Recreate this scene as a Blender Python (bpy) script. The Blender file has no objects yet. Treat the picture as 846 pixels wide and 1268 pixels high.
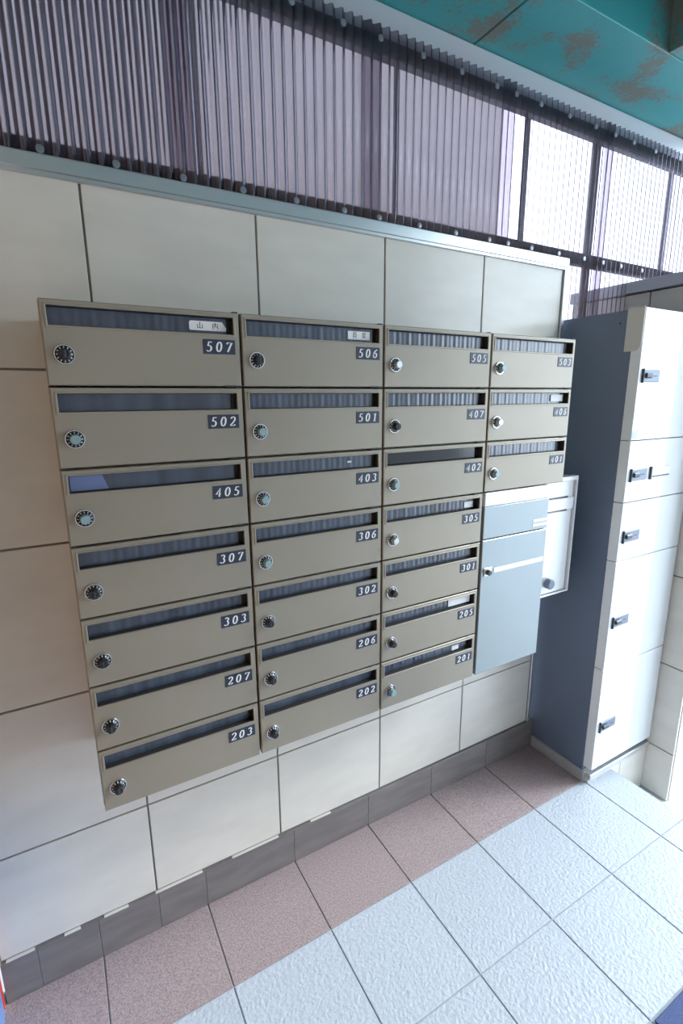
import bpy, bmesh, math, random
from mathutils import Matrix, Vector
random.seed(7)
scn = bpy.context.scene
COL = scn.collection

# ------------------------------------------------------------------ camera
cam_d = bpy.data.cameras.new('camera')
cam = bpy.data.objects.new('camera', cam_d)
COL.objects.link(cam)
cam_d.sensor_fit = 'VERTICAL'
cam_d.sensor_height = 36.0
cam_d.lens = 17.557
cam_d.clip_start = 0.02
RIGHT = Vector((0.86824, -0.49608, -0.00759))
UP = Vector((0.11619, 0.18843, 0.97519))
FWD = Vector((0.48235, 0.84758, -0.22124))
M = Matrix(((RIGHT.x, UP.x, -FWD.x, 0.0), (RIGHT.y, UP.y, -FWD.y, -1.33),
            (RIGHT.z, UP.z, -FWD.z, 1.567), (0, 0, 0, 1)))
cam.matrix_world = M
scn.camera = cam

# ------------------------------------------------------------------ world: bright overcast sky
world = bpy.data.worlds.new('overcast_sky')
scn.world = world
world.use_nodes = True
wn = world.node_tree.nodes
bg = wn['Background']
bg.inputs['Color'].default_value = (0.74, 0.87, 1.0, 1)
bg.inputs['Strength'].default_value = 4.4

sun_d = bpy.data.lights.new('sun_entrance_offscreen', 'SUN')
sun_d.energy = 2.8
sun_d.angle = math.radians(20)
sun_d.color = (0.86, 0.93, 1.0)
sun = bpy.data.objects.new('sun_entrance_offscreen', sun_d)
COL.objects.link(sun)
SUN_DIR = Vector((-1.0, 0.39, -0.75))
sun.rotation_euler = SUN_DIR.to_track_quat('-Z', 'Y').to_euler()
sun.location = (6, -2, 4)

scn.view_settings.view_transform = 'Standard'
scn.view_settings.look = 'None'
scn.view_settings.gamma = 1.0
scn.view_settings.use_curve_mapping = False
scn.view_settings.exposure = 0.52

# ------------------------------------------------------------------ materials
MATS = {}

def mat(name, col, rough=0.5, metal=0.0, var=0.0, noise=0.0, nscale=20.0, bump=0.0, bscale=200.0,
        spec=0.5, stretch=None, col2=None, rnd=0.0, coat=0.0, detail=4.0, bdist=0.002):
    m = bpy.data.materials.new(name)
    m.use_nodes = True
    nt = m.node_tree
    N, L = nt.nodes, nt.links
    b = N['Principled BSDF']
    b.inputs['Base Color'].default_value = (*col, 1)
    b.inputs['Roughness'].default_value = rough
    b.inputs['Metallic'].default_value = metal
    b.inputs['Specular IOR Level'].default_value = spec
    b.inputs['Coat Weight'].default_value = coat
    geo = N.new('ShaderNodeNewGeometry')
    vec = geo.outputs['Position']
    if rnd:
        oi = N.new('ShaderNodeObjectInfo')
        va = N.new('ShaderNodeVectorMath'); va.operation = 'ADD'
        vm = N.new('ShaderNodeVectorMath'); vm.operation = 'SCALE'
        cx = N.new('ShaderNodeCombineXYZ')
        for i in range(3):
            L.new(oi.outputs['Random'], cx.inputs[i])
        L.new(cx.outputs[0], vm.inputs[0]); vm.inputs['Scale'].default_value = 37.0
        L.new(vec, va.inputs[0]); L.new(vm.outputs[0], va.inputs[1])
        vec = va.outputs[0]
    if stretch:
        mp = N.new('ShaderNodeMapping')
        mp.inputs['Scale'].default_value = stretch
        L.new(vec, mp.inputs['Vector'])
        vec = mp.outputs[0]
    if noise:
        n = N.new('ShaderNodeTexNoise')
        n.inputs['Scale'].default_value = nscale
        n.inputs['Detail'].default_value = detail
        L.new(vec, n.inputs['Vector'])
        r = N.new('ShaderNodeValToRGB')
        r.color_ramp.elements[0].position = 0.35
        r.color_ramp.elements[1].position = 0.65
        c2 = col2 if col2 else tuple(min(1, c * (1 + noise)) for c in col)
        c1 = tuple(c * (1 - noise) for c in col) if not col2 else col
        r.color_ramp.elements[0].color = (*c1, 1)
        r.color_ramp.elements[1].color = (*c2, 1)
        L.new(n.outputs['Fac'], r.inputs['Fac'])
        out = r.outputs['Color']
        if rnd:
            hs = N.new('ShaderNodeHueSaturation')
            mr = N.new('ShaderNodeMapRange')
            mr.inputs['To Min'].default_value = 1 - rnd
            mr.inputs['To Max'].default_value = 1 + rnd
            L.new(oi.outputs['Random'], mr.inputs['Value'])
            L.new(mr.outputs['Result'], hs.inputs['Value'])
            L.new(out, hs.inputs['Color'])
            out = hs.outputs['Color']
        L.new(out, b.inputs['Base Color'])
    if bump:
        n2 = N.new('ShaderNodeTexNoise')
        n2.inputs['Scale'].default_value = bscale
        n2.inputs['Detail'].default_value = 3
        L.new(vec, n2.inputs['Vector'])
        bp = N.new('ShaderNodeBump')
        bp.inputs['Strength'].default_value = bump
        bp.inputs['Distance'].default_value = bdist
        L.new(n2.outputs['Fac'], bp.inputs['Height'])
        L.new(bp.outputs['Normal'], b.inputs['Normal'])
    MATS[name] = m
    return m

mat('cream_tile', (0.66, 0.63, 0.57), 0.22, noise=0.045, nscale=5, stretch=(1.0, 1.0, 2.6), rnd=0.02, detail=8)
mat('grout', (0.20, 0.185, 0.17), 0.9)
mat('floor_grout', (0.36, 0.385, 0.42), 0.9)
mat('grey_floor_tile', (0.45, 0.49, 0.54), 0.42, noise=0.05, nscale=120, bump=0.9, bscale=105, bdist=0.0034, rnd=0.02)
mat('pink_floor_tile', (0.32, 0.25, 0.248), 0.55, noise=0.28, nscale=230, bump=0.25, bscale=260, rnd=0.02)
mat('baseboard_tile', (0.175, 0.16, 0.157), 0.30, noise=0.12, nscale=7, stretch=(1, 1, 5), rnd=0.03)
mat('aluminium', (0.62, 0.64, 0.65), 0.30, metal=0.85)
mat('mailbox_paint', (0.29, 0.258, 0.207), 0.36, metal=0.25, noise=0.05, nscale=3.0, bump=0.04, bscale=900)
mat('mailbox_dark', (0.030, 0.028, 0.027), 0.6)
mat('black_plastic', (0.012, 0.013, 0.016), 0.30)
mat('chrome', (0.72, 0.73, 0.74), 0.16, metal=1.0)
mat('screw_grey', (0.24, 0.26, 0.29), 0.35, metal=0.5)
mat('turquoise', (0.24, 0.37, 0.38), 0.35, metal=0.2)
mat('silver_knob', (0.60, 0.63, 0.64), 0.3, metal=0.7)
mat('tick_white', (0.75, 0.75, 0.75), 0.5)
mat('plate_navy', (0.022, 0.030, 0.055), 0.35)
mat('flap_smoke', (0.055, 0.072, 0.108), 0.26, noise=0.25, nscale=30, stretch=(1, 0.2, 0.05), coat=0.6)
mat('flap_clear_dark', (0.014, 0.014, 0.017), 0.10)
mat('card_white', (0.80, 0.81, 0.82), 0.5)
mat('patch_blue', (0.15, 0.20, 0.38), 0.25)
mat('ink', (0.03, 0.03, 0.035), 0.7)
mat('parcel_panel', (0.27, 0.315, 0.335), 0.22, metal=0.35, noise=0.03, nscale=4)
mat('parcel_light', (0.78, 0.80, 0.80), 0.3)
mat('steel_white', (0.70, 0.71, 0.72), 0.28, metal=0.35)
mat('locker_door', (0.80, 0.82, 0.83), 0.10, coat=0.3)
mat('locker_edge', (0.36, 0.38, 0.40), 0.4)
mat('locker_side', (0.13, 0.168, 0.24), 0.42, noise=0.06, nscale=3, bump=0.05, bscale=700)
mat('hinge_tan', (0.60, 0.58, 0.54), 0.5)
mat('lock_plate', (0.17, 0.20, 0.26), 0.4, metal=0.2)
mat('lock_dark', (0.035, 0.042, 0.06), 0.4)
mat('label_blue', (0.36, 0.42, 0.62), 0.3)
mat('rail_dark', (0.035, 0.032, 0.038), 0.55)
mat('band_grey', (0.52, 0.54, 0.58), 0.40, metal=0.3)
mat('door_white', (0.72, 0.76, 0.80), 0.35)
mat('door_blue', (0.16, 0.27, 0.55), 0.4)
mat('red', (0.62, 0.05, 0.03), 0.4)
mat('left_wall_bounce', (0.62, 0.38, 0.24), 0.7, noise=0.04, nscale=3)  # warm colour given to an unseen wall for its bounce light
mat('interior_wall', (0.55, 0.56, 0.57), 0.7, noise=0.04, nscale=3)
mat('concrete', (0.50, 0.50, 0.50), 0.85, noise=0.12, nscale=6, bump=0.3, bscale=60)
mat('facade', (0.18, 0.162, 0.156), 0.8, noise=0.06, nscale=4)
mat('facade_dark', (0.10, 0.09, 0.095), 0.5)
mat('panel_navy', (0.060, 0.085, 0.20), 0.85, noise=0.2, nscale=300, bump=0.6, bscale=350)
mat('pipe_grey', (0.45, 0.46, 0.47), 0.5)


def teal_mat():
    m = bpy.data.materials.new('teal_steel')
    m.use_nodes = True
    N, L = m.node_tree.nodes, m.node_tree.links
    b = N['Principled BSDF']
    b.inputs['Roughness'].default_value = 0.5
    geo = N.new('ShaderNodeNewGeometry')
    n1 = N.new('ShaderNodeTexNoise'); n1.inputs['Scale'].default_value = 5.0; n1.inputs['Detail'].default_value = 3
    n2 = N.new('ShaderNodeTexNoise'); n2.inputs['Scale'].default_value = 80.0; n2.inputs['Detail'].default_value = 6
    L.new(geo.outputs['Position'], n1.inputs['Vector']); L.new(geo.outputs['Position'], n2.inputs['Vector'])
    ad = N.new('ShaderNodeMath'); ad.operation = 'MULTIPLY_ADD'
    L.new(n2.outputs['Fac'], ad.inputs[0]); ad.inputs[1].default_value = 0.42; L.new(n1.outputs['Fac'], ad.inputs[2])
    r = N.new('ShaderNodeValToRGB')
    r.color_ramp.elements[0].position = 0.735; r.color_ramp.elements[0].color = (0, 0, 0, 1)
    r.color_ramp.elements[1].position = 0.83; r.color_ramp.elements[1].color = (1, 1, 1, 1)
    L.new(ad.outputs[0], r.inputs['Fac'])
    mx = N.new('ShaderNodeMix'); mx.data_type = 'RGBA'
    mx.inputs['A'].default_value = (0.030, 0.245, 0.255, 1)
    mx.inputs['B'].default_value = (0.12, 0.135, 0.115, 1)
    L.new(r.outputs['Color'], mx.inputs['Factor'])
    L.new(mx.outputs['Result'], b.inputs['Base Color'])
    bp = N.new('ShaderNodeBump'); bp.inputs['Strength'].default_value = 0.3; bp.inputs['Distance'].default_value = 0.003
    L.new(n2.outputs['Fac'], bp.inputs['Height']); L.new(bp.outputs['Normal'], b.inputs['Normal'])
    MATS['teal_steel'] = m


def sheet_mat():
    m = bpy.data.materials.new('smoky_polycarbonate')
    m.use_nodes = True
    N, L = m.node_tree.nodes, m.node_tree.links
    for n in list(N):
        N.remove(n)
    out = N.new('ShaderNodeOutputMaterial')
    tr = N.new('ShaderNodeBsdfTransparent'); tr.inputs['Color'].default_value = (0.77, 0.735, 0.78, 1)
    tl = N.new('ShaderNodeBsdfTranslucent'); tl.inputs['Color'].default_value = (0.52, 0.47, 0.53, 1)
    gl = N.new('ShaderNodeBsdfGlossy'); gl.inputs['Roughness'].default_value = 0.12
    gl.inputs['Color'].default_value = (0.9, 0.9, 0.95, 1)
    fr = N.new('ShaderNodeFresnel'); fr.inputs['IOR'].default_value = 1.5
    m1 = N.new('ShaderNodeMixShader'); m1.inputs[0].default_value = 0.14
    L.new(tr.outputs[0], m1.inputs[1]); L.new(tl.outputs[0], m1.inputs[2])
    m2 = N.new('ShaderNodeMixShader')
    L.new(fr.outputs[0], m2.inputs[0]); L.new(m1.outputs[0], m2.inputs[1]); L.new(gl.outputs[0], m2.inputs[2])
    L.new(m2.outputs[0], out.inputs['Surface'])
    MATS['sheet'] = m

teal_mat()
sheet_mat()

# ------------------------------------------------------------------ mesh helpers
class MB:
    def __init__(self):
        self.v, self.f = [], []

    def add(self, vs, fs):
        o = len(self.v)
        self.v += [tuple(v) for v in vs]
        self.f += [tuple(i + o for i in f) for f in fs]
        return self

    def box(self, x0, x1, y0, y1, z0, z1):
        vs = [(x, y, z) for x in (x0, x1) for y in (y0, y1) for z in (z0, z1)]
        return self.add(vs, [(0, 1, 3, 2), (4, 6, 7, 5), (0, 4, 5, 1), (2, 3, 7, 6), (0, 2, 6, 4), (1, 5, 7, 3)])

    def cbox(self, x0, x1, y0, y1, z0, z1, c=0.002):
        bm = bmesh.new()
        vs = [bm.verts.new((x, y, z)) for x in (x0, x1) for y in (y0, y1) for z in (z0, z1)]
        for f in [(0, 1, 3, 2), (4, 6, 7, 5), (0, 4, 5, 1), (2, 3, 7, 6), (0, 2, 6, 4), (1, 5, 7, 3)]:
            bm.faces.new([vs[i] for i in f])
        bmesh.ops.bevel(bm, geom=list(bm.edges), offset=c, segments=1, affect='EDGES', profile=0.5)
        bm.verts.index_update()
        self.add([v.co[:] for v in bm.verts], [[v.index for v in f.verts] for f in bm.faces])
        bm.free()
        return self

    def loops(self, rings, cap_first=False, cap_last=False):
        n = len(rings[0])
        vs = [p for r in rings for p in r]
        fs = []
        for k in range(len(rings) - 1):
            for i in range(n):
                j = (i + 1) % n
                fs.append((k * n + i, k * n + j, (k + 1) * n + j, (k + 1) * n + i))
        if cap_first:
            fs.append(tuple(range(n))[::-1])
        if cap_last:
            fs.append(tuple((len(rings) - 1) * n + i for i in range(n)))
        return self.add(vs, fs)

    def lathe_y(self, cx, cz, prof, n=24, cap0=True, cap1=True):
        """profile of (radius, y) revolved about an axis parallel to y"""
        rings = [[(cx + r * math.cos(2 * math.pi * i / n), y, cz + r * math.sin(2 * math.pi * i / n)) for i in range(n)]
                 for r, y in prof]
        return self.loops(rings, cap0, cap1)

    def mesh(self, name, m, smooth=False):
        me = bpy.data.meshes.new(name)
        me.from_pydata(self.v, [], self.f)
        bm = bmesh.new(); bm.from_mesh(me)
        bmesh.ops.recalc_face_normals(bm, faces=bm.faces)
        bm.to_mesh(me); bm.free()
        me.materials.append(MATS[m])
        if smooth:
            for p in me.polygons:
                p.use_smooth = True
            me.set_sharp_from_angle(angle=math.radians(40))
        me.update()
        return me


def link(name, me, parent=None, loc=(0, 0, 0)):
    o = bpy.data.objects.new(name, me)
    COL.objects.link(o)
    o.location = loc
    if parent:
        o.parent = parent
    return o


def put(name, mb, m, parent=None, smooth=False, loc=(0, 0, 0)):
    return link(name, mb.mesh(name, m, smooth), parent, loc)


def empty(name, loc):
    o = bpy.data.objects.new(name, None)
    COL.objects.link(o)
    o.location = loc
    o.empty_display_size = 0.05
    return o


def tag(o, label, cat, group=None):
    o['label'] = label
    o['category'] = cat
    if group:
        o['group'] = group
    return o


def struct(o, label=None):
    o['kind'] = 'structure'
    if label:
        o['label'] = label
    return o


def rect_frame(mb, x0, x1, z0, z1, hx0, hx1, hz0, hz1, yf, yb, ch=0.0015):
    """plate (front at yf, back at yb) with a rectangular hole, chamfered rims"""
    def r(a, b, c, d, y):
        return [(a, y, c), (b, y, c), (b, y, d), (a, y, d)]
    mb.loops([r(x0, x1, z0, z1, yb), r(x0, x1, z0, z1, yf + ch), r(x0 + ch, x1 - ch, z0 + ch, z1 - ch, yf),
              r(hx0 - ch, hx1 + ch, hz0 - ch, hz1 + ch, yf), r(hx0, hx1, hz0, hz1, yf + ch), r(hx0, hx1, hz0, hz1, yb),
              r(x0, x1, z0, z1, yb)])
    return mb


# ------------------------------------------------------------------ lettering: pen strokes
def arc(cx, cz, rx, rz, a0, a1, n=14):
    return [(cx + rx * math.cos(math.radians(a0 + (a1 - a0) * i / n)),
             cz + rz * math.sin(math.radians(a0 + (a1 - a0) * i / n))) for i in range(n + 1)]

DIG = {
    '0': [arc(.32, .5, .26, .47, 90, 450, 24)],
    '1': [[(.14, .80), (.36, .97), (.36, .03)], [(.18, .03), (.54, .03)]],
    '2': [arc(.31, .72, .25, .25, 165, -25, 12) + [(.40, .42), (.06, .05)], [(.06, .05), (.60, .05)], [(.60, .05), (.62, .18)]],
    '3': [arc(.29, .75, .22, .22, 150, -80, 12), arc(.29, .28, .27, .25, 85, -150, 14)],
    '4': [[(.46, .02), (.46, .97), (.04, .32), (.64, .32)]],
    '5': [[(.58, .94), (.20, .94), (.15, .56)], arc(.28, .31, .28, .28, 118, -140, 14)],
    '6': [[(.56, .96)] + arc(.58, .36, .50, .56, 112, 180, 8), arc(.33, .30, .25, .27, 180, 540, 20)],
    '7': [[(.08, .80), (.10, .94), (.62, .94), (.26, .02)]],
}
KANJI = {
    'mountain': [[(.5, .95), (.5, .1)], [(.12, .62), (.12, .08)], [(.88, .62), (.88, .08)], [(.12, .1), (.88, .1)]],
    'inner': [[(.12, .72), (.12, .02)], [(.12, .72), (.88, .72), (.88, .04)], [(.5, .96), (.48, .55), (.26, .25)], [(.5, .55), (.74, .28)]],
    'grid': [[(.15, .95), (.85, .95)], [(.5, 1.), (.5, .7)], [(.2, .7), (.8, .7), (.8, .02), (.2, .02), (.2, .7)], [(.2, .48), (.8, .48)], [(.2, .25), (.8, .25)]],
    'field': [[(.1, .85), (.9, .85)], [(.3, 1.), (.3, .75)], [(.7, 1.), (.7, .75)], [(.2, .65), (.8, .65), (.8, .3), (.2, .3), (.2, .65)], [(.5, .65), (.5, .1)], [(.1, .12), (.9, .12)]],
}


def stroke(mb, pts, ox, oz, sx, sz, y, thick, thin, shear=0.0, depth=0.0006):
    """ribbon of varying width in the xz plane, slightly proud towards -y"""
    P = [Vector((ox + p[0] * sx + shear * p[1] * sz, oz + p[1] * sz)) for p in pts]
    n = len(P)
    Lf, Rt = [], []
    for i in range(n):
        d = (P[min(i + 1, n - 1)] - P[max(i - 1, 0)])
        if d.length < 1e-9:
            d = Vector((1, 0))
        d.normalize()
        w = (thin + (thick - thin) * abs(d.y) ** 1.5) * 0.5
        nv = Vector((-d.y, d.x)) * w
        Lf.append(P[i] + nv); Rt.append(P[i] - nv)
    vs = []
    for a, b in zip(Lf, Rt):
        vs += [(a.x, y, a.y), (b.x, y, b.y), (a.x, y - depth, a.y), (b.x, y - depth, b.y)]
    fs = []
    for i in range(n - 1):
        k, q = i * 4, (i + 1) * 4
        fs += [(k + 2, k + 3, q + 3, q + 2), (k, k + 2, q + 2, q), (k + 1, q + 1, q + 3, k + 3)]
    fs += [(0, 1, 3, 2), ((n - 1) * 4, (n - 1) * 4 + 2, (n - 1) * 4 + 3, (n - 1) * 4 + 1)]
    mb.add(vs, fs)


# ================================================================== THE SETTING
ZT = 2.035
ROWS = [0.132, 0.435, 0.835, 1.235, 1.635, ZT]
XW0, XW1 = -0.283, 1.712
XS = [XW0, 0.11, 0.511, 0.912, 1.312, XW1]
G = 0.0025
wall = struct(put('wall_back', MB().box(XW0, XW1 + 0.012, 0.004, 0.034, 0.0, ZT), 'grout'))
for i in range(len(XS) - 1):
    for j in range(len(ROWS) - 1):
        put('tile', MB().cbox(XS[i] + G, XS[i + 1] - G, 0.0, 0.010, ROWS[j] + G, ROWS[j + 1] - G, 0.0012), 'cream_tile', wall)

# skirting tiles along the wall foot
bb = struct(put('baseboard_back', MB().box(XW0, 1.757, -0.004, 0.006, 0.0, 0.130), 'grout'))
bx = XW0
edges = [XW0, -0.20, -0.05, 0.112, 0.253, 0.555, 0.857, 1.158, 1.46, 1.757]
for a, b in zip(edges[:-1], edges[1:]):
    put('tile', MB().cbox(a + 0.0003, b - 0.0003, -0.009, -0.002, 0.0015, 0.131, 0.001), 'baseboard_tile', bb)

for a, b in ((-0.27, -0.205), (-0.135, -0.095), (-0.035, 0.030), (0.105, 0.245), (0.34, 0.50), (0.62, 0.70)):
    put('caulk', MB().cbox(a, b, -0.0085, 0.0015, 0.1305, 0.1328, 0.0006), 'cream_tile', bb)

# aluminium coping on the wall, and its upright end
t1 = struct(put('trim_1', MB().cbox(XW0, XW1 + 0.016, -0.012, 0.034, ZT - 0.002, ZT + 0.030, 0.002), 'aluminium'))
put('lower_lip', MB().cbox(XW0, XW1 + 0.010, -0.009, 0.004, ZT - 0.010, ZT - 0.001, 0.001), 'aluminium', t1)
struct(put('trim_2', MB().cbox(XW1, XW1 + 0.018, -0.008, 0.034, 0.132, ZT + 0.0, 0.002), 'aluminium'))

# ------------------------------------------------------------------ floor
FX = [-0.352, -0.050, 0.2525, 0.555, 0.857, 1.158, 1.460, 1.757, 1.925]
FY = [0.0, -0.270, -0.585, -0.883, -1.185, -1.487, -1.789, -2.091, -2.393, -2.60]
floor = struct(put('floor', MB().box(-0.45, 1.925, -2.60, 0.034, -0.20, -0.0035), 'floor_grout'))
meshcache = {}
for i in range(len(FX) - 1):
    for j in range(len(FY) - 1):
        x0, x1, y1, y0 = FX[i], FX[i + 1], FY[j], FY[j + 1]
        if i == len(FX) - 2 and j == 0:
            continue
        kind = 'pink_floor_tile' if j == 0 else 'grey_floor_tile'
        w, d = x1 - x0, y1 - y0
        key = (round(w, 3), round(d, 3), kind)
        if key not in meshcache:
            meshcache[key] = MB().cbox(-w / 2 + 0.0017, w / 2 - 0.0017, -d / 2 + 0.0017, d / 2 - 0.0017, -0.012, 0.0, 0.0012).mesh('tile', kind)
        link('tile', meshcache[key], floor, ((x0 + x1) / 2, (y0 + y1) / 2, 0))

# outside ground, lower than the entrance floor
ground = put('ground_outside', MB().box(-9, 14, -12, 14, -0.30, -0.20), 'concrete')
struct(ground)

# ------------------------------------------------------------------ wing wall right of the locker
WX = 2.185
wr = struct(put('wall_right', MB().box(WX + 0.006, WX + 0.16, -0.398, 0.30, -0.20, 1.985), 'grout'))
zr = [-0.20, 0.035, 0.435, 0.835, 1.235, 1.635, 1.985]
for a, b in zip(zr[:-1], zr[1:]):
    put('tile', MB().cbox(WX, WX + 0.012, -0.402, -0.062, a + G, b - G, 0.0012), 'cream_tile', wr)
    put('tile', MB().cbox(WX, WX + 0.012, -0.057, 0.30, a + G, b - G, 0.0012), 'cream_tile', wr)
    put('tile', MB().cbox(WX + 0.014, WX + 0.165, -0.405, -0.396, a + G, b - G, 0.0012), 'cream_tile', wr)
put('coping', MB().cbox(WX - 0.012, WX + 0.175, -0.415, 0.31, 1.988, 2.035, 0.003), 'band_grey', wr)

# ------------------------------------------------------------------ plinth under the locker
pl = struct(put('baseboard_right', MB().box(1.757, WX, -0.282, 0.034, -0.20, 0.042), 'cream_tile'))
put('nosing', MB().cbox(1.757, WX, -0.300, -0.280, 0.018, 0.044, 0.002), 'aluminium', pl)
put('tile', MB().cbox(1.746, 1.757, -0.275, -0.010, 0.0, 0.048, 0.001), 'locker_edge', pl)
for a, b in ((1.760, 1.985), (1.988, 2.183)):
    put('tile', MB().cbox(a, b, -0.290, -0.281, -0.198, 0.017, 0.001), 'cream_tile', pl)

# ------------------------------------------------------------------ ceiling: painted girders
CZ = 2.65
ceil = struct(put('ceiling', MB().box(-0.6, 2.62, -2.9, 0.16, 3.05, 3.12), 'teal_steel'))
put('flange_plate', MB().cbox(-0.6, 1.288, -0.204, 0.16, CZ, CZ + 0.014, 0.002), 'teal_steel', ceil)
put('flange_plate', MB().cbox(1.293, 2.62, -0.204, 0.16, CZ, CZ + 0.014, 0.002), 'teal_steel', ceil)
put('flange_plate', MB().cbox(1.872, 2.62, -2.9, -0.206, CZ, CZ + 0.014, 0.002), 'teal_steel', ceil)
put('web_plate', MB().box(-0.6, 1.886, -0.200, -0.186, CZ + 0.012, 3.05), 'teal_steel', ceil)
put('web_plate', MB().box(1.876, 1.890, -2.9, -0.200, CZ + 0.012, 3.05), 'teal_steel', ceil)
put('deck_plate', MB().box(-0.6, 1.876, -2.9, -0.200, 3.02, 3.05), 'teal_steel', ceil)
pb = MB()
pb.lathe_y(1.80, 2.87, [(0.018, -1.6), (0.018, -0.20)], 14)
put('conduit', pb, 'pipe_grey', ceil, True)

# grey flashing that closes the sheets against the girder
struct(put('trim_3', MB().cbox(-0.6, 3.1, 0.068, 0.10, 2.535, CZ, 0.004), 'band_grey'))
# rails and posts that carry the sheets
struct(put('trim_4', MB().cbox(-0.6, 3.1, 0.056, 0.084, 2.515, 2.560, 0.002), 'rail_dark'))
struct(put('trim_5', MB().cbox(-0.6, 3.1, 0.056, 0.084, 2.074, 2.118, 0.002), 'rail_dark'))
POSTS = [(0.400, 0.022), (1.012, 0.014), (1.578, 0.018), (1.968, 0.040), (2.50, 0.018)]
for k, (px, w) in enumerate(POSTS):
    z0 = 0.0 if px > 1.73 else 2.02
    o = put('steel_post', MB().cbox(px - w / 2, px + w / 2, 0.086, 0.102, z0 if px < 1.73 else -0.2, CZ, 0.002), 'rail_dark')
    lab = ['slim dark steel post seen through the sheet above mailbox five zero six',
           'slim dark steel post seen through the sheet above mailbox five zero five',
           'slim dark steel post seen through the sheet above the stainless letter box',
           'thick dark steel post seen through the sheet behind the white locker',
           'slim dark steel post behind the brightest sheet past the tiled wing wall'][k]
    tag(o, lab, 'post', 'posts behind the corrugated sheets')

# ------------------------------------------------------------------ corrugated sheets
PITCH, AMP = 0.030, 0.0062
SHEETS = [(-0.26, 0.345 + 0.03, 2.066), (0.33, 0.93, 2.066), (0.87, 1.47, 2.066), (1.41, 2.01, 2.066), (1.955, 2.60, 1.60)]
SLAB = ['smoky corrugated plastic sheet above mailbox five zero seven',
        'smoky corrugated plastic sheet above mailbox five zero six',
        'smoky corrugated plastic sheet above mailbox five zero five',
        'smoky corrugated plastic sheet above the locker end of the tiled wall',
        'corrugated plastic sheet glaring white above the locker and wing wall']

def sheet_mesh(x0, x1, yo, zfun):
    n = int(round((x1 - x0) / PITCH * 10))
    fr, bk = [], []
    for k in range(n + 1):
        x = x0 + (x1 - x0) * k / n
        y = yo + AMP * math.cos(2 * math.pi * x / PITCH)
        fr.append((x, y)); bk.append((x, y + 0.0009))
    mb = MB()
    vs = []
    for (a, b) in zip(fr, bk):
        zb = zfun(a[0])
        vs += [(a[0], a[1], zb), (a[0], a[1], 2.578), (b[0], b[1], zb), (b[0], b[1], 2.578)]
    fs = []
    for k in range(n):
        i, j = k * 4, k * 4 + 4
        fs += [(i, j, j + 1, i + 1), (i + 2, i + 3, j + 3, j + 2), (i + 1, j + 1, j + 3, i + 3), (i, i + 2, j + 2, j)]
    fs += [(0, 1, 3, 2), (n * 4, n * 4 + 2, n * 4 + 3, n * 4 + 1)]
    return mb.add(vs, fs)

scr = MB()
scr.lathe_y(0, 0, [(0.0035, 0.010), (0.0035, 0.0), (0.0082, 0.0), (0.0086, -0.0012), (0.0075, -0.0030), (0.0040, -0.0038)], 14)
scr_me = scr.mesh('screw', 'screw_grey', True)
sheet_objs = []
for k, (a, b, zb) in enumerate(SHEETS):
    zf = (lambda x: 2.068 if x < 1.735 else 1.55)
    o = put('corrugated_sheet', sheet_mesh(a, b, 0.0455 + 0.0016 * (k % 2), zf), 'sheet', smooth=True)
    tag(o, SLAB[k], 'plastic sheet', 'corrugated sheets above the tiled wall')
    sheet_objs.append(o)

def owner(x):
    for k, (a, b, zb) in enumerate(SHEETS):
        if a <= x <= b - 0.03:
            return sheet_objs[k]
    return sheet_objs[-1]
SX = [-0.13, 0.016, 0.167, 0.318, 0.467, 0.618, 0.769, 0.890, 1.037, 1.187, 1.337, 1.425, 1.571, 1.719, 1.864, 1.985, 2.09, 2.24]
for x in SX:
    x = round(x / PITCH) * PITCH + PITCH / 2
    for z in (2.0915, 2.541):
        link('screw', scr_me, owner(x), (x, 0.0375, z))

# ------------------------------------------------------------------ unseen room walls, shaped and coloured for the light
struct(put('wall_left_unseen', MB().box(-0.45, -0.300, -2.60, 0.034, -0.20, CZ + 0.2), 'left_wall_bounce'))  # out of view; coloured warm to tint the light left of the mailboxes
struct(put('wall_front_unseen', MB().box(-0.45, 3.20, -2.75, -2.602, -0.20, 3.05), 'interior_wall'))  # unseen blocker, lengthened so less daylight reaches the left end

# red and blue board edge that shows at the foot of the left wall
sb = empty('sign_board', (-0.2985, -0.005, 0.0))
put('board', MB().cbox(0.0, 0.010, -0.42, 0.0, 0.0, 0.62, 0.001), 'door_white', sb)
put('blue_field', MB().cbox(0.0095, 0.012, -0.41, -0.030, 0.004, 0.60, 0.0004), 'door_blue', sb)
put('red_stripe', MB().cbox(0.0095, 0.0125, -0.026, -0.008, 0.012, 0.60, 0.0004), 'red', sb)
tag(sb, 'white-edged board with a red stripe and blue field at the end of the skirting', 'board')

# neighbouring house seen through the sheets
nb = empty('neighbour_house', (0.0, 1.5, -0.2))
put('wall', MB().box(-5.0, 1.79, 0.02, 4.0, 0.0, 6.2), 'facade', nb)
put('side_wall', MB().box(1.79, 2.90, 0.0, 4.0, 0.0, 6.2), 'facade', nb)
put('eaves', MB().cbox(-5.1, 3.05, -0.25, 4.1, 6.2, 6.35, 0.02), 'facade_dark', nb)
tag(nb, 'plain grey neighbouring house wall behind the smoky sheets', 'building')

# ================================================================== MAILBOXES
W, H, D = 0.36, 0.1497, 0.28
ZTOP = 1.742
GX, GZ = 0.0028, 0.0022           # half gaps between neighbours
U0, U1 = GX, W - GX
V0, V1 = GZ, H - GZ               # local z range of the front
SL = dict(x0=0.013, x1=0.345, z0=H - 0.0455, z1=H - 0.0125)

body_me = MB().cbox(0.0045, W - 0.0045, -0.2605, 0.0, 0.004, H - 0.004, 0.0015).mesh('body', 'mailbox_paint')
shell_me = MB()
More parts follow.
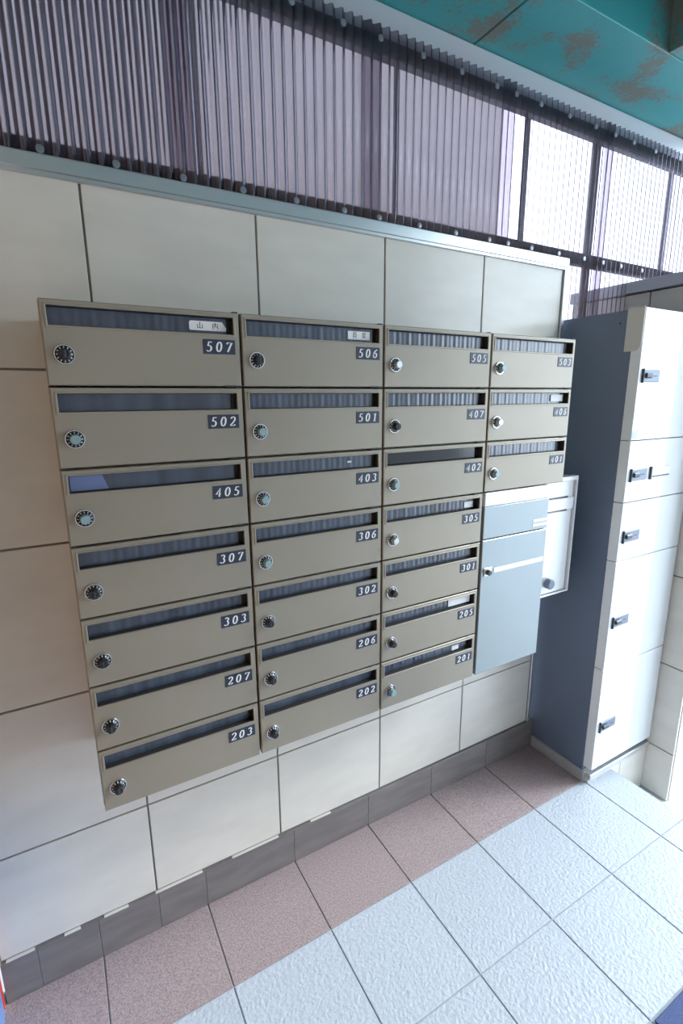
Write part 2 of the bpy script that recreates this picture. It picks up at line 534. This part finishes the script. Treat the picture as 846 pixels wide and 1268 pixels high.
# thin steel sleeve round the dark body
rect_frame(shell_me, 0.0015, W - 0.0015, 0.0012, H - 0.0012, 0.0045, W - 0.0045, 0.004, H - 0.004, -0.258, -0.0005, 0.0005)
shell_me = shell_me.mesh('housing', 'mailbox_paint')
fm = MB()
rect_frame(fm, U0, U1, V0, V1, SL['x0'], SL['x1'], SL['z0'], SL['z1'], -D, -0.262, 0.0016)
front_me = fm.mesh('front_panel', 'mailbox_paint')
# slightly raised rim round the mail slot
rm = MB()
rect_frame(rm, SL['x0'] - 0.004, SL['x1'] + 0.004, SL['z0'] - 0.004, SL['z1'] + 0.003, SL['x0'], SL['x1'], SL['z0'], SL['z1'], -D - 0.0016, -D + 0.0005, 0.0007)
rim_me = rm.mesh('slot_rim', 'mailbox_paint')
lm_ = MB()
def rr(a, b, c, d, y):
    return [(a, y, c), (b, y, c), (b, y, d), (a, y, d)]
lm_.loops([rr(SL['x0'] + .0003, SL['x1'] - .0003, SL['z0'] + .0003, SL['z1'] - .0003, -0.279), rr(SL['x0'] + .0003, SL['x1'] - .0003, SL['z0'] + .0003, SL['z1'] - .0003, -0.2608)], False, True)
liner_me = lm_.mesh('slot_liner', 'mailbox_dark')
# ribbed flap
def flap_mesh(ribbed, m):
    mb = MB()
    x0, x1, z0, z1 = SL['x0'] + 0.001, SL['x1'] - 0.010, SL['z0'] + 0.001, SL['z1'] - 0.001
    n = 96
    rnd = random.Random(3)
    ph = [rnd.uniform(0, 6.28) for _ in range(3)]
    vs, fs = [], []
    for k in range(n + 1):
        x = x0 + (x1 - x0) * k / n
        d = 0.0
        if ribbed:
            d = 0.00032 * math.sin(2 * math.pi * x / 0.0155 + ph[0]) + 0.00022 * math.sin(2 * math.pi * x / 0.0263 + ph[1])
        yt, yb = -0.2650 + d, -0.2650 + d
        vs += [(x, yb, z0), (x, yt, z1), (x, -0.2612, z0), (x, -0.2612, z1)]
    for k in range(n):
        i, j = k * 4, k * 4 + 4
        fs += [(i, j, j + 1, i + 1), (i + 2, i + 3, j + 3, j + 2), (i, i + 2, j + 2, j), (i + 1, j + 1, j + 3, i + 3)]
    fs += [(0, 1, 3, 2), (n * 4, n * 4 + 2, n * 4 + 3, n * 4 + 1)]
    return mb.add(vs, fs).mesh('flap', m, True)
flap_rib = flap_mesh(True, 'flap_smoke')
flap_dark = flap_mesh(False, 'flap_clear_dark')
flap_flat = flap_mesh(False, 'flap_smoke')

# dial
DC = (0.033, H - 0.0945)
ring_me = MB().lathe_y(DC[0], DC[1], [(0.0176, -D + 0.001), (0.0176, -D - 0.0025), (0.0168, -D - 0.0040), (0.0152, -D - 0.0040), (0.0146, -D - 0.0022), (0.0146, -D + 0.001)], 32, False, False).mesh('ring', 'chrome', True)
dface_me = MB().lathe_y(DC[0], DC[1], [(0.0147, -D + 0.001), (0.0147, -D - 0.0018), (0.0095, -D - 0.0070), (0.0092, -D - 0.0078)], 32).mesh('dial', 'black_plastic')
tk = MB()
for k in range(12):
    a = 2 * math.pi * k / 12
    ca, sa = math.cos(a), math.sin(a)
    q = [(0.0108, -D - 0.0062), (0.0138, -D - 0.0030)]
    vs = []
    for r, y in q:
        for s in (-1, 1):
            vs.append((DC[0] + r * ca - s * 0.0006 * sa, y, DC[1] + r * sa + s * 0.0006 * ca))
    tk.add(vs, [(0, 1, 3, 2)])
tick_me = tk.mesh('dial_marks', 'tick_white')

def knob_mesh(m):
    mb = MB()
    n = 24
    def ring(r, y, flute=0.0):
        return [(DC[0] + (r + flute * math.cos(12 * t)) * math.cos(t), y, DC[1] + (r + flute * math.cos(12 * t)) * math.sin(t)) for t in [2 * math.pi * i / n for i in range(n)]]
    mb.loops([ring(0.0092, -D - 0.006), ring(0.0086, -D - 0.0185, 0.0004), ring(0.0078, -D - 0.0200)], False, True)
    return mb.mesh('knob', m)
knob = {m: knob_mesh(m) for m in ('turquoise', 'black_plastic', 'silver_knob')}
bar_me = MB().cbox(DC[0] - 0.0015, DC[0] + 0.0015, -D - 0.0212, -D - 0.0195, DC[1] - 0.0070, DC[1] + 0.0070, 0.0004).mesh('pointer', 'lock_dark')

PX0, PX1, PZ0, PZ1 = 0.281, 0.347, H - 0.0845, H - 0.0560
plate_me = MB().cbox(PX0, PX1, -D - 0.0012, -D + 0.0005, PZ0, PZ1, 0.0004).mesh('number_plate', 'plate_navy')
latch_me = MB().cbox(0.322, 0.346, -0.2808, -0.262, 0.0003, 0.0036, 0.0004).mesh('latch', 'mailbox_dark')
foot_me = MB().cbox(W - 0.016, W - 0.004, -0.279, -0.262, H - 0.0036, H - 0.0003, 0.0004).mesh('hinge', 'mailbox_dark')

BOX = [['507', '502', '405', '307', '303', '207', '203'],
       ['506', '501', '403', '306', '302', '206', '202'],
       ['505', '407', '402', '305', '301', '205', '201'],
       ['503', '406', '401']]
KNOB = {n: 'turquoise' for n in ('502', '405', '501', '403', '306', '503', '401', '201', '402')}
KNOB.update({n: 'silver_knob' for n in ('505', '406', '305')})
KN = {'turquoise': 'turquoise dial knob', 'silver_knob': 'silver dial knob', 'black_plastic': 'black dial knob'}
CARDS = {  # number: (u0, u1, v0 below top, v1, clipped corner)
    '507': (0.256, 0.329, 0.0205, 0.0385, True), '506': (0.258, 0.318, 0.0200, 0.0385, False),
    '406': (0.262, 0.318, 0.0180, 0.0380, False), '305': (0.285, 0.318, 0.0230, 0.0400, False),
    '205': (0.240, 0.325, 0.0200, 0.0410, False), '201': (0.262, 0.288, 0.0260, 0.0410, False),
    '403': (0.255, 0.266, 0.0260, 0.0300, False)}

def card_mesh(u0, u1, v0, v1, clip, y):
    z0, z1 = H - v1, H - v0
    pts = [(u0, z0), (u1, z0), (u1, z1), (u0, z1)]
    if clip:
        c = 0.007
        pts = [(u0 + 0.002, z0), (u1, z0), (u1 + 0.001, z0 + 0.006), (u1 - c, z1), (u0 + 0.003, z1), (u0, z1 - 0.003), (u0, z0 + 0.002)]
    return MB().loops([[(x, y + 0.0022, z) for x, z in pts], [(x, y, z) for x, z in pts]], True, True)

for c, colm in enumerate(BOX):
    for r, num in enumerate(colm):
        root = empty('mailbox', (c * W, 0.0, ZTOP - (r + 1) * H))
        link('body', body_me, root)
        link('housing', shell_me, root)
        fp = link('front_panel', front_me, root)
        link('slot_rim', rim_me, fp)
        link('slot_liner', liner_me, fp)
        fl = flap_dark if num == '402' else (flap_flat if num in ('502', '405') else flap_rib)
        link('flap', fl, root)
        k = KNOB.get(num, 'black_plastic')
        dl = link('dial', dface_me, root)
        link('ring', ring_me, dl)
        link('dial_marks', tick_me, dl)
        kb = link('knob', knob[k], dl)
        if k != 'black_plastic':
            kb['label'] = KN[k]
        else:
            link('pointer', bar_me, dl)
        pt = link('number_plate', plate_me, root)
        mb = MB()
        for q, ch in enumerate(num):
            for s in DIG[ch]:
                stroke(mb, s, PX0 + 0.0050 + q * 0.0200, PZ0 + 0.0045, 0.0175, 0.0195, -D - 0.0012, 0.0036, 0.0015, 0.16)
        dg = put('digits', mb, 'tick_white', pt)
        dg['label'] = 'white italic number ' + num
        if r < len(colm) - 1:
            link('latch', latch_me, root)
        link('hinge', foot_me, root)
        extra = ''
        if num in CARDS:
            u0, u1, v0, v1, clip = CARDS[num]
            u0, u1 = u0 + 0.0125 * (c * W + u0), min(u1 + 0.0125 * (c * W + u1), 0.3425)
            cd = put('name_card', card_mesh(u0, u1, v0, v1, clip, -0.2675), 'card_white', root)
            if num in ('507', '506'):
                ink = MB()
                gs = ('mountain', 'inner') if num == '507' else ('grid', 'field')
                sz = 0.013
                for q, g in enumerate(gs):
                    for s in KANJI[g]:
                        stroke(ink, s, u0 + (u1 - u0) * (0.20 + 0.42 * q), H - v1 + 0.0035, sz, sz, -0.2675, 0.0014, 0.0011, 0.0, 0.0003)
                put('handwriting', ink, 'ink', cd)
            if num == '403':
                extra = ', tiny white scrap in slot'
            else:
                extra = ', white card in slot'
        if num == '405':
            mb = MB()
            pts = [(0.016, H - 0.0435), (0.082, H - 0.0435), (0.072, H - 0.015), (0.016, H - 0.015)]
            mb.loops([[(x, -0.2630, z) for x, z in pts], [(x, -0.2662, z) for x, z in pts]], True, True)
            put('blue_patch', mb, 'patch_blue', root)  # flat blue shape at the left end of the flap
            extra = ', blue patch in slot'
        if num == '402':
            extra = ', black slot window'
        words = ' '.join({'0': 'zero', '1': 'one', '2': 'two', '3': 'three', '4': 'four', '5': 'five', '6': 'six', '7': 'seven'}[q] for q in num)
        tag(root, 'olive steel mailbox plated %s, %s%s' % (words, KN[k], extra), 'mailbox', 'numbered mailboxes on the wall')

# ------------------------------------------------------------------ grey-blue parcel box under 401
px0, px1, pz0, pz1 = 1.084, 1.376, 0.6955, 1.2905
root = empty('parcel_box', (px0, 0.0, pz0))
w_, h_ = px1 - px0, pz1 - pz0
put('body', MB().cbox(0.002, w_ - 0.002, -0.262, 0.0, 0.002, h_ - 0.001, 0.002), 'parcel_panel', root)
zs = 1.146 - pz0
put('upper_door', MB().cbox(0.004, w_, -D, -0.2625, zs + 0.002, 1.248 - pz0, 0.0015), 'parcel_panel', root)
put('header', MB().cbox(0.004, w_, -D - 0.001, -0.2625, 1.2495 - pz0, h_, 0.0015), 'parcel_light', root)
ld = put('lower_door', MB().cbox(0.004, w_, -D, -0.2625, 0.0, zs - 0.002, 0.0015), 'parcel_panel', root)
put('label_strip', MB().cbox(0.058, w_ - 0.008, -D - 0.0012, -D + 0.0004, 1.034 - pz0, 1.0495 - pz0, 0.0003), 'card_white', ld)
for a in (1.183, 1.168):
    put('sticker', MB().cbox(w_ - 0.070, w_ - 0.004, -D - 0.001, -D + 0.0004, a - pz0 - 0.009, a - pz0, 0.0003), 'card_white', root)
lk = put('lock', MB().cbox(0.014, 0.046, -D - 0.004, -D + 0.0004, 1.028 - pz0, 1.056 - pz0, 0.002), 'silver_knob', ld)
root_knob = MB().lathe_y(0.028, 1.042 - pz0, [(0.0085, -D - 0.003), (0.0085, -D - 0.014), (0.0065, -D - 0.016)], 20)
put('thumb_turn', root_knob, 'lock_dark', lk)
tag(root, 'tall blue grey steel parcel box below mailbox 401 with white header', 'parcel box')

# ------------------------------------------------------------------ bright steel letter box beside it
lx0, lx1, lz0, lz1, ly = 1.395, 1.655, 0.838, 1.2865, -0.185
root = empty('letter_box', (lx0, 0.0, lz0))
w_, h_ = lx1 - lx0, lz1 - lz0
put('body', MB().cbox(0.003, w_ - 0.003, ly + 0.022, 0.0, 0.003, h_ - 0.003, 0.002), 'steel_white', root)
fr2 = MB()
rect_frame(fr2, 0.0, w_, 0.0, h_, 0.006, w_ - 0.008, 0.006, h_ - 0.016, ly, ly + 0.024, 0.001)
put('frame', fr2, 'steel_white', root)
put('door', MB().cbox(0.0075, w_ - 0.038, ly + 0.008, ly + 0.0225, 0.0075, 1.158 - lz0, 0.0015), 'steel_white', root)
put('side_strip', MB().cbox(w_ - 0.0375, w_ - 0.009, ly + 0.010, ly + 0.0225, 0.0075, h_ - 0.017, 0.001), 'steel_white', root)
put('slot_flap', MB().cbox(0.0075, w_ - 0.012, ly + 0.003, ly + 0.0225, 1.1645 - lz0, 1.208 - lz0, 0.0015), 'steel_white', root)
put('top_panel', MB().cbox(0.0075, w_ - 0.038, ly + 0.007, ly + 0.0225, 1.213 - lz0, h_ - 0.017, 0.0015), 'steel_white', root)
kx, kz = 1.540 - lx0, 0.887 - lz0
kb = put('dial_knob', MB().lathe_y(kx, kz, [(0.019, ly + 0.009), (0.019, ly - 0.010), (0.016, ly - 0.013), (0.008, ly - 0.0135)], 24), 'lock_plate', root)
tag(root, 'bright stainless letter box between the blue grey parcel box and locker', 'letter box')

# ------------------------------------------------------------------ tall white locker
LX0, LX1, LYB, LYF = 1.757, 2.180, -0.262, -0.300
root = empty('locker', (LX0, 0.0, 0.044))
Z = 0.044
w_ = LX1 - LX0
put('body', MB().cbox(0.0, w_, LYB, 0.030, 0.0, 1.856 - Z, 0.002), 'locker_side', root)
zd = [0.066, 0.521, 0.966, 1.190, 1.414, 1.858]
locks = [(0.262, 0.034), (0.719, 0.032), (1.060, 0.030), (1.290, 0.028), (1.636, 0.026)]
for k in range(5):
    a, b = zd[k] - Z + 0.0015, zd[k + 1] - Z - 0.0015
    d = put('door', MB().cbox(0.001, w_ - 0.001, LYF + 0.004, LYB - 0.0005, a, b, 0.001), 'locker_door', root)
    put('door_skin', MB().cbox(0.0015, w_ - 0.0015, LYF, LYF + 0.0045, a + 0.0005, b - 0.0005, 0.0012), 'locker_door', d)
    zc = locks[k][0] - Z
    lk = put('lock', MB().cbox(0.022, 0.122, LYF - 0.005, LYF + 0.0005, zc - 0.021, zc + 0.021, 0.002), 'lock_plate', d)
    put('thumb_turn', MB().cbox(0.028, 0.066, LYF - 0.014, LYF - 0.0045, zc - 0.008, zc + 0.010, 0.004), 'lock_dark', lk)
    put('lock_edge', MB().cbox(0.019, 0.0235, LYF - 0.008, LYF + 0.0005, zc - 0.024, zc + 0.024, 0.001), 'lock_dark', lk)
    put('key_slot', MB().cbox(0.082, 0.104, LYF - 0.0056, LYF - 0.0045, zc - 0.002, zc + 0.002, 0.0002), 'lock_dark', lk)
    if k == 3:
        h = put('coin_slot', MB().cbox(0.148, 0.272, LYF - 0.004, LYF + 0.0005, zc - 0.018, zc + 0.020, 0.0015), 'steel_white', d)
        put('slot_line', MB().cbox(0.158, 0.270, LYF - 0.0048, LYF - 0.0035, zc - 0.016, zc - 0.011, 0.0004), 'lock_dark', h)
        put('slot_end', MB().cbox(0.143, 0.152, LYF - 0.007, LYF + 0.0005, zc - 0.024, zc + 0.024, 0.001), 'lock_dark', h)
    if k == 4:
        put('sticker', MB().cbox(0.006, 0.036, LYF - 0.0007, LYF + 0.0004, 1.419 - Z, 1.449 - Z, 0.0002), 'label_blue', d)
hc = MB()
pts = [(-0.240, 1.860), (-0.2985, 1.860), (-0.2985, 1.742), (-0.294, 1.730), (-0.285, 1.722), (-0.272, 1.718), (-0.240, 1.718)]
hc.loops([[(-0.003, y, z - Z) for y, z in pts], [(0.0, y, z - Z) for y, z in pts]], True, True)
put('hinge_cover', hc, 'hinge_tan', root)
for yy, zz in ((-0.215, 1.815), (-0.10, 1.05), (-0.10, 0.98)):
    mb = MB().box(-0.0012, 0.0005, yy - 0.003, yy + 0.003, zz - Z - 0.003, zz - Z + 0.003)
    put('rivet', mb, 'lock_dark', root)
tag(root, 'tall white five-door locker with dark blue grey side at the wall end', 'locker')

# ------------------------------------------------------------------ dark navy floor panel
dm = put('navy_panel', MB().cbox(1.164, 1.752, -1.75, -0.888, 0.0, 0.006, 0.002), 'panel_navy')  # thin dark navy rectangle over the floor tiles
tag(dm, 'thin dark navy panel lying on the grey floor tiles', 'mat')
